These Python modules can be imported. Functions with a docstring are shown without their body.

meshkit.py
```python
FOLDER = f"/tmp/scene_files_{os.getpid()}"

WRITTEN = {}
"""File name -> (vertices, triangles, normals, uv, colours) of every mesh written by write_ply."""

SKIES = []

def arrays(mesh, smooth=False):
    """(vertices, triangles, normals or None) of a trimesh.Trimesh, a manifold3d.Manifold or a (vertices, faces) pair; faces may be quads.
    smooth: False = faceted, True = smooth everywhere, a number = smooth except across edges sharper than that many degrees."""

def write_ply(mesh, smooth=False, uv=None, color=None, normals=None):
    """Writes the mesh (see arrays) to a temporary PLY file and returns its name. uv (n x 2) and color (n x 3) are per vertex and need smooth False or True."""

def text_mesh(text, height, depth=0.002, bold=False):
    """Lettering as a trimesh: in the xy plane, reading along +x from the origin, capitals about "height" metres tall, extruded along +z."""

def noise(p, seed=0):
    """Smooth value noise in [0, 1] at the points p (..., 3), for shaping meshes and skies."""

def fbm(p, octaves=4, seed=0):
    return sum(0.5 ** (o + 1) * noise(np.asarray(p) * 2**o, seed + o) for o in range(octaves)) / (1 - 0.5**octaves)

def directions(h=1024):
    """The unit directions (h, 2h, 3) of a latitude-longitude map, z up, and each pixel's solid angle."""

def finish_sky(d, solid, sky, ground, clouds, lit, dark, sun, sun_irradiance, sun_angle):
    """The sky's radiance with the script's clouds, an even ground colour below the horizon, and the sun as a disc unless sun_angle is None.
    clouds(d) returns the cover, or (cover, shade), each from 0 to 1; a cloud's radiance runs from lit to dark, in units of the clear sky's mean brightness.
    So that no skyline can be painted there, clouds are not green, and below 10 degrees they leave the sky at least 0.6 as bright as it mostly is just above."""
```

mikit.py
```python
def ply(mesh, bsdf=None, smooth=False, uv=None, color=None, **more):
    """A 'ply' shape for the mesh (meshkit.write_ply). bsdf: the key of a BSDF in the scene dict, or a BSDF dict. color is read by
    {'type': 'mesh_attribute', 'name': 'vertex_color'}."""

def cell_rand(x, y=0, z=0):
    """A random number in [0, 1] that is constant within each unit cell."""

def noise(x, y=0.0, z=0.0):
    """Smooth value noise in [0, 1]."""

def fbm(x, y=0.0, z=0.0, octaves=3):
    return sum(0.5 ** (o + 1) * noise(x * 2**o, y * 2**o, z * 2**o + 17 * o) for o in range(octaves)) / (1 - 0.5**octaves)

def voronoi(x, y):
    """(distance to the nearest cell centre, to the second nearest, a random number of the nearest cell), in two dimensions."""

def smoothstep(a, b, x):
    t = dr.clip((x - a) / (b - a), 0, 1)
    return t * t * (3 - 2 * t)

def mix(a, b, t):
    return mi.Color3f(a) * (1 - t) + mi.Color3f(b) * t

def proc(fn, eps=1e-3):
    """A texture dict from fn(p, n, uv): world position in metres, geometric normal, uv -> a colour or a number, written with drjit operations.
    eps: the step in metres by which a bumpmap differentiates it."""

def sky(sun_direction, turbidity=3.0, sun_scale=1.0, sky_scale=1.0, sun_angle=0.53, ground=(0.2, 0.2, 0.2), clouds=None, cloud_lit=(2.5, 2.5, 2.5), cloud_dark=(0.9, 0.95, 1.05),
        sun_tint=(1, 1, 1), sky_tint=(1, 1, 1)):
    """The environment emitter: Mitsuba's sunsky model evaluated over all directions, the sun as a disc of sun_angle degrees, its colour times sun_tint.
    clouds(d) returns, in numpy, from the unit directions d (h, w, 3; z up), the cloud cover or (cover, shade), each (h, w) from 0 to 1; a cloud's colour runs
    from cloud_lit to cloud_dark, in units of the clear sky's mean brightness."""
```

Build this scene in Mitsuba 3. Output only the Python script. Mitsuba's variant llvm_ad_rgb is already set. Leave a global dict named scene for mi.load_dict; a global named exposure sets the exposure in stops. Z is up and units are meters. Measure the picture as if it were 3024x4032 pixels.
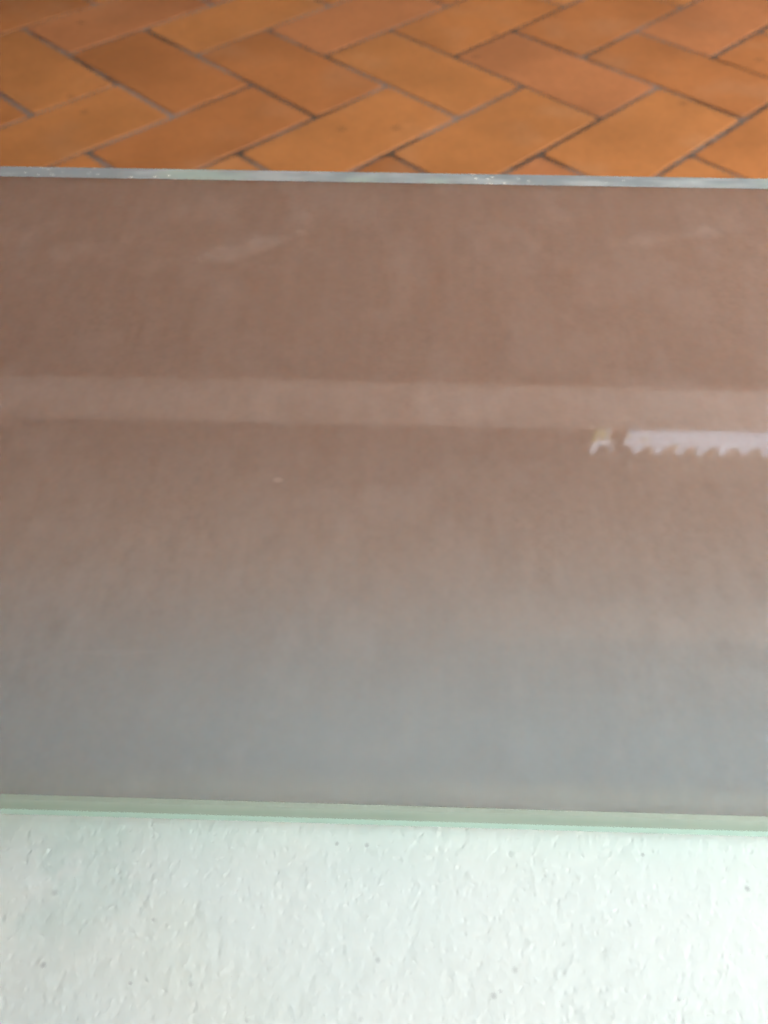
import math, random
import numpy as np, trimesh, drjit as dr, mitsuba as mi, mikit, meshkit
from mikit import noise, fbm, voronoi, smoothstep, mix, proc
T = mi.ScalarTransform4f
scene, labels = {}, {}
rng = np.random.default_rng(7)

# ------------------------------------------------------------------ camera, light, exposure
YAW, PITCH, ROLL = math.radians(1.6), math.radians(50.96), math.radians(0.10)
FLOOR_TO_EYE, EYE_TO_GLASS = 0.780, 0.139
EYE = np.array([0, 0, FLOOR_TO_EYE])
fwd = np.array([-math.sin(YAW) * math.cos(PITCH), math.cos(YAW) * math.cos(PITCH), -math.sin(PITCH)])
right = np.array([math.cos(YAW), math.sin(YAW), 0.0])
up = np.cross(right, fwd)
up = up * math.cos(ROLL) - right * math.sin(ROLL)
scene['camera'] = {'type': 'thinlens', 'fov': 49.76, 'fov_axis': 'x', 'aperture_radius': 0.0007, 'focus_distance': 0.180,
                   'near_clip': 0.01, 'far_clip': 500.0,
                   'to_world': T().look_at(origin=EYE.tolist(), target=(EYE + fwd).tolist(), up=up.tolist())}
def cloud_cover(d):
    n = meshkit.fbm(d / (0.25 + np.abs(d[..., 2:])) * 1.3, 4, 2)
    return np.clip((n - 0.20) * 3.0, 0, 1) * 0.92, np.clip((n - 0.5) * 2.0, 0, 1)
scene['daylight'] = mikit.sky([0.13, 0.11, 0.98], turbidity=3, clouds=cloud_cover, cloud_lit=(3.0, 3.1, 3.15), cloud_dark=(1.4, 1.5, 1.55))
exposure = 4.46

# ------------------------------------------------------------------ materials
def diffuse(fn): return {'type': 'diffuse', 'reflectance': proc(fn) if callable(fn) else {'type': 'rgb', 'value': list(fn)}}
def two(b): return {'type': 'twosided', 'bsdf': b}

def cell_soft(r): return 0.3 + 0.7 * (r * 37.0 - dr.floor(r * 37.0))
def stucco_colour(p, n, uv):
    c = mix((0.59, 0.68, 0.65), (0.65, 0.715, 0.68), fbm(p.x * 60, p.y * 60, p.z * 60))
    # greenish damp stain near the glass edge, with a ragged outline of its own
    w = fbm(p.x * 160, p.y * 160, 3.0) - 0.5
    d = dr.sqrt(dr.square((p.x + 0.052 + w * 0.012) / 0.0095) + dr.square((p.y - 0.040 + w * 0.010) / 0.012))
    stain = (1 - smoothstep(0.55, 1.25, d)) * smoothstep(0.2, 0.5, fbm(p.x * 240, p.y * 240, 9.0))
    c = mix(c, (0.46, 0.60, 0.56), stain * 0.38)
    # faint yellow tint in random patches
    c = c * mix((1, 1, 1), (1.0, 0.965, 0.87), smoothstep(0.42, 0.62, fbm(p.x * 22 + 4, p.y * 30, 1.0)) * 0.45)
    v1, v2, r = voronoi(p.x * 230, p.y * 230)
    dot = (1 - smoothstep(0.03, 0.03 + 0.17 * cell_soft(r), v1)) * dr.select(r > 0.92, mi.Float(1), mi.Float(0))
    return mix(c, (0.22, 0.25, 0.25), dot * 0.5 * cell_soft(r * 3.3))
scene['stucco_paint'] = two({'type': 'principled', 'base_color': proc(stucco_colour), 'roughness': 0.62, 'specular': 0.35})

def front_colour(p, n, uv):       # unseen surface, blue grey fading to beige to tone the glass above
    n1 = fbm(p.x * 20, p.y * 20, p.z * 20)
    return mix(mix((0.66, 0.49, 0.37), (0.72, 0.55, 0.42), n1), mix((0.50, 0.65, 0.70), (0.56, 0.71, 0.75), n1), smoothstep(0.505, 0.645, p.z + 0.03 * (fbm(p.x * 9, 2.0, 5.0) - 0.5)))
scene['front_fade'] = two(diffuse(front_colour))

def clay(base, seed):
    def fn(p, n, uv):
        a = fbm(p.x * 5 + seed, p.y * 5, 2.0, 4)
        b = fbm(p.x * 38, p.y * 38 + seed, 5.0, 3)
        c = mix(tuple(0.86 * x for x in base), tuple(1.14 * x for x in base), smoothstep(0.25, 0.75, a) * 0.75 + b * 0.25)
        c = mix(c, (0.36, 0.22, 0.13), smoothstep(0.55, 0.85, fbm(p.x * 9, p.y * 9 + seed, 8.0)) * 0.18)
        v1, v2, r = voronoi(p.x * 9 + seed, p.y * 9)
        spot = (1 - smoothstep(0.04, 0.13, v1)) * dr.select(r > 0.86, mi.Float(1), mi.Float(0))
        return mix(c, (0.14, 0.06, 0.025), spot * 0.4) * (0.92 + 0.16 * fbm(p.x * 110, p.y * 110 + seed, 3.0, 3))
    return {'type': 'principled', 'base_color': proc(fn), 'roughness': 0.44, 'specular': 0.35}
CLAYS = [tuple(float(0.66 * a * b) for a, b in zip(q, (1.02, 0.97, 1.10))) for q in [(0.50, 0.205, 0.055), (0.46, 0.185, 0.052), (0.53, 0.225, 0.062), (0.48, 0.20, 0.068)]]
for i, c in enumerate(CLAYS): scene[f'clay_{i}'] = clay(c, 11.0 * i)

def mortar_colour(p, n, uv):
    return mix((0.06, 0.045, 0.035), (0.21, 0.17, 0.15), smoothstep(0.3, 0.7, fbm(p.x * 6, p.y * 6, 1.0) * 0.7 + fbm(p.x * 70, p.y * 70, 4.0) * 0.3))
scene['mortar'] = diffuse(mortar_colour)
scene['tan_plaster'] = two(diffuse(lambda p, n, uv: mix((0.15, 0.11, 0.085), (0.20, 0.145, 0.11), fbm(p.x * 3, p.y * 3, p.z * 3))))
scene['white_plaster'] = two(diffuse(lambda p, n, uv: mix((0.66, 0.64, 0.60), (0.74, 0.72, 0.68), fbm(p.x * 4, p.y * 4, p.z * 4))))
scene['beam_paint'] = two(diffuse(lambda p, n, uv: mix((0.80, 0.78, 0.77), (0.86, 0.84, 0.83), fbm(p.x * 2, p.y * 20, p.z * 20))))
scene['batten_paint'] = two(diffuse((0.60, 0.57, 0.54)))
scene['dark_wood'] = two(diffuse(lambda p, n, uv: mix((0.16, 0.10, 0.07), (0.24, 0.16, 0.11), fbm(p.x * 3, p.y * 20, p.z * 20))))
scene['roof_sheet'] = two(diffuse(lambda p, n, uv: mix((0.26, 0.23, 0.21), (0.33, 0.30, 0.27), fbm(p.x * 4, p.y * 2, 1.0))))
scene['paving'] = two(diffuse(lambda p, n, uv: mix((0.34, 0.27, 0.22), (0.42, 0.34, 0.28), fbm(p.x * 2, p.y * 2, 1.0))))
scene['leaf'] = {'type': 'principledthin', 'base_color': {'type': 'rgb', 'value': [0.38, 0.38, 0.11]}, 'roughness': 0.6, 'diff_trans': 0.8}
scene['bark'] = diffuse((0.12, 0.09, 0.06))

# glass
scene['clear_glass'] = {'type': 'dielectric', 'int_ior': 1.52, 'ext_ior': 1.0, 'specular_transmittance': {'type': 'rgb', 'value': [0.99, 1.0, 0.995]}}
scene['lower_glass'] = {'type': 'thindielectric', 'int_ior': 1.2}
def frost_weight(p, n, uv):
    w = 0.27 + 0.03 * (fbm(p.x * 700, p.y * 700, 1.0) - 0.5) + 0.03 * (fbm(p.x * 300, p.y * 40, 2.0) - 0.5)                       # wiping streaks
    wob = fbm(p.x * 110, p.y * 110, 6.0, 4) - 0.5
    def smear(cx, cy, rx, ry, tilt):
        u, v = p.x - cx, p.y - cy + 0.0055
        a, b = u * math.cos(tilt) + v * math.sin(tilt), v * math.cos(tilt) - u * math.sin(tilt)
        d = dr.sqrt(dr.square(a / rx) + dr.square(b / ry)) + wob * 2.6
        return 1 - smoothstep(0.1, 1.3, d)
    for q in SMEARS: w = w + smear(*q[:5]) * q[5] * 0.4
    w = w + 0.05 * smoothstep(0.45, 0.8, fbm(p.x * 90, p.y * 60, 12.0, 5))          # dust film
    return dr.clip(w, 0, 1)
SMEARS = [(-0.044, 0.220, 0.017, 0.0035, 0.55, 0.22), (-0.030, 0.232, 0.004, 0.010, 0.2, 0.16), (0.076, 0.227, 0.018, 0.004, 0.2, 0.20),
          (-0.085, 0.215, 0.034, 0.007, -0.15, 0.10), (-0.050, 0.190, 0.008, 0.030, 0.0, 0.09), (-0.0275, 0.1285, 0.0011, 0.0008, 0.0, 0.3),
          (-0.0355, 0.0612, 0.0025, 0.0018, 0.3, 0.14), (-0.0535, 0.0835, 0.010, 0.0006, 0.03, 0.05)]
scene['frosted_glass'] = {'type': 'blendbsdf', 'weight': proc(frost_weight),
    'a': {'type': 'roughdielectric', 'distribution': 'ggx', 'alpha': 0.5, 'int_ior': 1.52, 'ext_ior': 1.2},
    'b': {'type': 'principledthin', 'base_color': {'type': 'rgb', 'value': [0.90, 0.88, 0.86]}, 'roughness': 0.9, 'spec_trans': 0.0, 'diff_trans': 1.0}}
def ground_edge(p, n, uv):
    c = mix((0.30, 0.36, 0.38), (0.42, 0.48, 0.49), smoothstep(0.3, 0.7, fbm(p.x * 70, p.y * 200, 2.0)))
    c = mix(c, (0.42, 0.54, 0.48), smoothstep(0.55, 0.7, fbm(p.x * 30 + 3, p.y * 60, 7.0)) * 0.7)
    v1, v2, r = voronoi(p.x * 420, p.y * 700)
    chip = (1 - smoothstep(0.1, 0.35, v1)) * dr.select(r > 0.90, mi.Float(1), mi.Float(0)) * smoothstep(0.42, 0.66, fbm(p.x * 35, 1.0, 4.0))
    return mix(c, (0.97, 0.96, 0.88), chip)
scene['ground_edge'] = {'type': 'principledthin', 'base_color': proc(ground_edge), 'roughness': 0.8, 'spec_trans': 0.0, 'diff_trans': 0.9}
scene['green_edge'] = two({'type': 'principled', 'base_color': proc(lambda p, n, uv: mix(mix((0.25, 0.34, 0.27), (0.31, 0.39, 0.32), fbm(p.x * 60, p.z * 100, 2.0)), (0.32, 0.39, 0.33), smoothstep(GT - 0.0035, GT, p.z + 0.001 * fbm(p.x * 200, 1.0, 1.0)))), 'roughness': 0.35})
scene['lit_green_arris'] = two({'type': 'principled', 'base_color': {'type': 'rgb', 'value': [0.40, 0.58, 0.51]}, 'roughness': 0.3})  # brightness of the lit lower arris put into a paler base colour

# ------------------------------------------------------------------ helpers
def box(x0, x1, y0, y1, z0, z1):
    m = trimesh.creation.box((x1 - x0, y1 - y0, z1 - z0)); m.apply_translation(((x0 + x1) / 2, (y0 + y1) / 2, (z0 + z1) / 2)); return m
def bevel_box(x0, x1, y0, y1, z0, z1, r=0.008):
    pts = [(x, y, z) for a in range(3) for x in ((x0 + r, x1 - r) if a != 0 else (x0, x1)) for y in ((y0 + r, y1 - r) if a != 1 else (y0, y1)) for z in ((z0 + r, z1 - r) if a != 2 else (z0, z1))]
    return trimesh.convex.convex_hull(np.array(pts))
taken = {}
def numbered(name):
    k = taken.get(name, 0); taken[name] = k + 1
    return name if k == 0 else f'{name}_{k:03d}'
def put(name, mesh, m, smooth=False):
    key = numbered(name); scene[key] = mikit.ply(mesh, m, smooth); return key
def thing(key, label, cat, group=None):
    labels[key] = {'label': label, 'category': cat}
    if group: labels[key]['group'] = group
def structure(key, label): labels[key] = {'label': label, 'kind': 'structure'}

# ------------------------------------------------------------------ floor: mortar bed and herringbone tiles
structure(put('ground', box(-40, 40, -40, 40, -0.30, -0.02), 'paving'), 'plain paved ground around the porch')
put('floor', box(-2.4, 2.6, -1.2, 2.476, -0.015, -0.0030), 'mortar')
structure('floor', 'orange terracotta floor laid in herringbone with grey mortar joints')
ANG = math.radians(-45.44) + YAW
W = 0.25579 * FLOOR_TO_EYE
O = np.array([-1.25522897, 2.47194731]) * FLOOR_TO_EYE
c_, s_ = math.cos(YAW), math.sin(YAW)
O = np.array([O[0] * c_ - O[1] * s_, O[0] * s_ + O[1] * c_])
A, B = np.array([math.cos(ANG), math.sin(ANG)]), np.array([-math.sin(ANG), math.cos(ANG)])
JOINT = 0.0105
def tile_mesh(x0, x1, y0, y1):
    g, ch, bev, dep = JOINT / 2, 0.006, 0.0022, 0.010
    def ring(inset, c):
        a, b, e, f = x0 * W + g + inset, x1 * W - g - inset, y0 * W + g + inset, y1 * W - g - inset
        return np.array([(a + c, e), (b - c, e), (b, e + c), (b, f - c), (b - c, f), (a + c, f), (a, f - c), (a, e + c)])
    j = rng.normal(0, 0.0007, (8, 2))
    z = rng.normal(0, 0.0004, 3)
    pts = []
    for inset, c, h in ((bev, ch, 0.0), (0, ch + 0.0005, -bev * 0.8), (0, ch, -dep)):
        q = ring(inset, c) + j
        m = (q - q.mean(0)) / W
        h = h + z[0] + m[:, 0] * z[1] + m[:, 1] * z[2]
        xy = O + q[:, :1] * A + q[:, 1:] * B
        pts.append(np.c_[xy, np.broadcast_to(h, 8)])
    v = np.vstack(pts)
    f = [(0, i, i + 1) for i in range(1, 7)]
    for r in (0, 8):
        for i in range(8):
            k = (i + 1) % 8
            f += [(r + i, r + 8 + i, r + 8 + k), (r + i, r + 8 + k, r + k)]
    return trimesh.Trimesh(v, f, process=False)
for m in range(-12, 13):
    for k in range(-16, 17):
        for (x0, x1, y0, y1) in ((k, k + 2, k, k + 1), (k + 2, k + 3, k - 1, k + 1)):
            x0, x1, y0, y1 = x0 - 2 * m, x1 - 2 * m, y0 + 2 * m, y1 + 2 * m
            cx, cy = O + (x0 + x1) / 2 * W * A + (y0 + y1) / 2 * W * B
            if -1.75 < cx < 2.1 and -0.1 < cy < 2.5:
                put('floor__tile', tile_mesh(x0, x1, y0, y1), f'clay_{rng.integers(4)}')

# ------------------------------------------------------------------ white stucco ledge
GT = FLOOR_TO_EYE - EYE_TO_GLASS            # glass top
TH = 0.0087
GB = GT - TH
LT = GB - 0.0009                            # ledge top
def relief(x, y):
    p = np.stack([x * 650, y * 650, x * 0], -1)
    h = (meshkit.fbm(p, 3, 3) - 0.5) * 0.00016 + (meshkit.noise(p * 0.16, 5) - 0.5) * 0.0002
    g = np.random.default_rng(21)
    for _ in range(4500):
        cx, cy = g.uniform(-0.1, 0.1), g.uniform(0.0, 0.056)
        r, e, t = g.uniform(0.00013, 0.00028), g.uniform(1.0, 1.5), g.uniform(0.0, 3.1)
        amp = r * (g.choice([0.30, -0.40], p=[0.4, 0.6]))
        (i0, i1), (j0, j1) = np.searchsorted(x[:, 0], [cx - 3.5 * r * e, cx + 3.5 * r * e]), np.searchsorted(y[0], [cy - 3.5 * r * e, cy + 3.5 * r * e])
        u, v = x[i0:i1, j0:j1] - cx, y[i0:i1, j0:j1] - cy
        a, b = u * math.cos(t) + v * math.sin(t), v * math.cos(t) - u * math.sin(t)
        h[i0:i1, j0:j1] += amp * np.exp(-(a / (r * e)) ** 2 - (b / r) ** 2)
    return h
xs = np.concatenate([np.linspace(-0.199, -0.101, 40), np.arange(-0.1, 0.1001, 0.00018), np.linspace(0.102, 0.9, 120)])
ys = np.concatenate([np.linspace(-0.42, -0.002, 60), np.arange(0.0, 0.0560, 0.00018)])
X, Y = np.meshgrid(xs, ys, indexing='ij')
Z = LT + np.minimum(relief(X, Y), 0.0007)
top = np.stack([X, Y, Z], -1)
face = np.array([[0.058, LT - 0.0025], [0.07, LT - 0.009], [0.085, LT - 0.020], [0.10, LT - 0.034], [0.13, LT - 0.066], [0.16, LT - 0.10], [0.20, LT - 0.15],
                 [0.25, LT - 0.22], [0.30, LT - 0.30], [0.36, LT - 0.40], [0.42, LT - 0.52], [0.46, -0.015]])     # unseen slope under the glass, shaped for its grey to brown fade
face[1:, 0] = 0.058 + (face[1:, 0] - 0.058) * 0.97
front = np.stack([np.stack([xs, np.full_like(xs, y), np.full_like(xs, z)], -1) for y, z in face], 1)
back = np.stack([np.stack([xs, np.full_like(xs, -0.42), np.full_like(xs, z)], -1) for z in (-0.015, LT - 0.02)], 1)
def sheet(V):
    nx, ny = V.shape[:2]
    idx = np.arange(nx * ny).reshape(nx, ny)
    return V.reshape(-1, 3), np.stack([idx[:-1, :-1], idx[1:, :-1], idx[1:, 1:], idx[:-1, 1:]], -1).reshape(-1, 4)
V = np.concatenate([back, top], 1)
put('stucco_ledge__top', sheet(V), 'stucco_paint', True)
put('stucco_ledge__unseen_front', sheet(np.concatenate([top[:, -1:], front], 1)[::8]), 'front_fade', True)
labels['stucco_ledge__unseen_front'] = {'label': 'unseen front under the glass, shaped and coloured blue grey to beige for its tone fade'}
thing('stucco_ledge', 'white rough stucco ledge speckled with small pits in front of the glass shelf', 'ledge')

# ------------------------------------------------------------------ frosted glass shelf
GX0, GX1, GY0, GY1 = -0.195, 0.62, 0.0487, 0.2560
CH = 0.0006
BEV = 0.0081
GF = GT - 0.0022           # frosted layer
def quad(pts): return (np.array(pts, float), np.array([[0, 1, 2, 3]]))
c = CH
put('glass_shelf__polished_face', quad([(GX0 + c, GY0 + c, GT), (GX1 - c, GY0 + c, GT), (GX1 - c, GY1 - BEV, GT), (GX0 + c, GY1 - BEV, GT)]), 'clear_glass')
put('glass_shelf__frosted_face', quad([(GX0, GY0, GF), (GX0, GY1, GF), (GX1, GY1, GF), (GX1, GY0, GF)]), 'frosted_glass')
put('glass_shelf__lower_face', quad([(GX0 + c, GY0 + c, GB), (GX0 + c, GY1 - c, GB), (GX1 - c, GY1 - c, GB), (GX1 - c, GY0 + c, GB)]), 'lower_glass')
def edge(profile):      # profile in (y, z), swept along x
    v = [(x, y, z) for y, z in profile for x in (GX0, GX1)]
    return (np.array(v, float), np.array([[2 * i, 2 * i + 1, 2 * i + 3, 2 * i + 2] for i in range(len(profile) - 1)]))
put('glass_shelf__outer_bevel', edge([(GY1 - BEV, GT), (GY1 - 0.0008, GT - 0.0006), (GY1, GT - 0.0014)]), 'ground_edge')
put('glass_shelf__outer_edge', edge([(GY1, GT - 0.0014), (GY1, GB + c), (GY1 - c, GB)]), 'ground_edge')
put('glass_shelf__inner_edge', edge([(GY0, GB + 0.0032), (GY0, GT - c), (GY0 + c, GT)]), 'green_edge')
put('glass_shelf__inner_arris', edge([(GY0 + c, GB), (GY0, GB + c), (GY0, GB + 0.0032)]), 'lit_green_arris')
for x, s in ((GX0, 1), (GX1, -1)):
    put('glass_shelf__end_edge', quad([(x, GY0, GB), (x, GY1, GB), (x, GY1, GT), (x, GY0, GT)]), 'ground_edge')
labels['glass_shelf__outer_bevel'] = {'label': 'chipped grey ground bevel along the floor side'}
labels['glass_shelf__inner_edge'] = {'label': 'green tinted edge against the stucco'}
thing('glass_shelf', 'frosted glass shelf with a chipped grey edge between white stucco and tiled floor', 'shelf')

# ------------------------------------------------------------------ the porch around (partly reflected in the glass, the rest unseen and shaping the light)
YB = 2.45
VZ = GT - EYE_TO_GLASS            # height of the mirrored eye
put('porch_wall', box(-2.4, 1.72, YB + 0.03, YB + 0.25, -0.02, 2.85), 'tan_plaster')
thing('porch_wall', 'plain tan plaster wall across the porch under the beam', 'wall')
b0, b1 = 2.724, 2.955
put('porch_beam', bevel_box(-2.4, 1.80, YB, YB + 0.2, b0, b1), 'beam_paint')
thing('porch_beam', 'pale painted beam carrying the corrugated porch roof', 'beam')
put('filler_board', box(-2.4, 0.825, YB + 0.05, YB + 0.09, b1 + 0.003, b1 + 0.30), 'dark_wood')
thing('filler_board', 'brown board closing the gap above the left of the beam', 'board')
put('rafter', box(0.925, 0.955, YB + 0.03, YB + 0.15, b1 + 0.003, b1 + 0.18), 'dark_wood')
thing('rafter', 'short brown post standing in the gap above the beam', 'post')
# corrugated sheet
PIT = 0.093
ux = np.arange(-2.4, 1.68, PIT / 24)
vy = np.linspace(0.72, YB + 0.05, 8)
ph = ux / PIT * 2 * np.pi
uu = ux / PIT - np.floor(ux / PIT) - 0.5
wave = 0.055 * (1 - np.sqrt(np.clip(1 - (uu / 0.36) ** 2, 0, 1)))
RX, RY = np.meshgrid(ux, vy, indexing='ij')
RZ = (b1 + 0.135) + (wave * 1.0)[:, None] + (YB + 0.05 - RY) * 0.12
idr = np.arange(RX.size).reshape(RX.shape)
FR = np.stack([idr[:-1, :-1], idr[1:, :-1], idr[1:, 1:], idr[:-1, 1:]], -1).reshape(-1, 4)
put('porch_roof', (np.stack([RX, RY, RZ], -1).reshape(-1, 3), FR), 'roof_sheet', 40)
thing('porch_roof', 'corrugated roof sheet over the porch', 'roof')
put('purlin', box(0.22, 1.66, 1.58, 1.70, 3.115, 3.165), 'batten_paint')
thing('purlin', 'pale batten under the right half of the corrugated roof', 'batten')
put('added_rear_panel', box(-2.4, 0.74, -1.0, 0.70, 3.34, 3.40), 'roof_sheet')  # out of view, added to narrow the sky opening overhead
thing('added_rear_panel', 'added flat panel out of view at the rear left, blocking sky light', 'roof')
put('unseen_house_wall', box(-2.6, 0.9, -1.0, -0.8, -0.02, 1.5), 'white_plaster')  # out of view, height set so light from behind reaches the beam
thing('unseen_house_wall', 'unseen pale wall behind the ledge, kept low to let light reach the beam', 'wall')
put('unseen_side_wall', box(-1.95, -1.75, -1.8, YB + 0.03, -0.02, 3.6), 'tan_plaster')  # out of view, placed to darken the left and stop the sun
thing('unseen_side_wall', 'unseen tan plaster wall at the left, placed to darken that side', 'wall')
put('added_right_wall', box(2.5, 2.7, -3.0, 6.0, -0.02, 2.9), 'white_plaster')  # out of view, added to block low sky light from the right
thing('added_right_wall', 'added pale wall out of view at the right, cutting off the low sky', 'wall')
put('added_left_wall', box(-0.36, -0.20, -0.8, 0.10, -0.02, 2.4), 'tan_plaster')  # out of view, added to keep light off the ledge's left end
put('added_shade_hood', box(-0.36, 0.055, -0.7, 0.115, GT + 0.22, GT + 0.32), 'tan_plaster')  # out of view, added to shade the ledge more towards the left
thing('added_shade_hood', 'added low tan hood out of view, shading the left of the ledge', 'hood')
thing('added_left_wall', 'added short tan wall out of view, blocking light from the left', 'wall')

# ------------------------------------------------------------------ tree seen through the gap above the beam
g = np.random.default_rng(5)
n = 3400
cl = g.normal(0, 1, (40, 3)); cl = cl / np.linalg.norm(cl, axis=1, keepdims=True) * g.uniform(0.4, 1.0, (40, 1))
ctr = np.array([1.62, 6.2, 6.7]) + (cl[g.integers(40, size=n)] + g.normal(0, 0.16, (n, 3))) * [0.95, 0.9, 1.3]
d1 = g.normal(0, 1, (n, 3)); d1 /= np.linalg.norm(d1, axis=1, keepdims=True)
d2 = np.cross(d1, g.normal(0, 1, (n, 3))); d2 /= np.linalg.norm(d2, axis=1, keepdims=True)
L = 0.07
lv = np.stack([ctr - d1 * L, ctr + d2 * L * 0.4, ctr + d1 * L, ctr - d2 * L * 0.4], 1).reshape(-1, 3)
put('garden_tree__crown', (lv, np.arange(4 * n).reshape(-1, 4)), 'leaf')
tr = trimesh.creation.cone(0.14, 6.6, sections=10); tr.apply_translation((1.62, 6.2, -0.05))
put('garden_tree__trunk', tr, 'bark', 40)
thing('garden_tree', 'olive green tree standing behind the porch wall', 'tree')
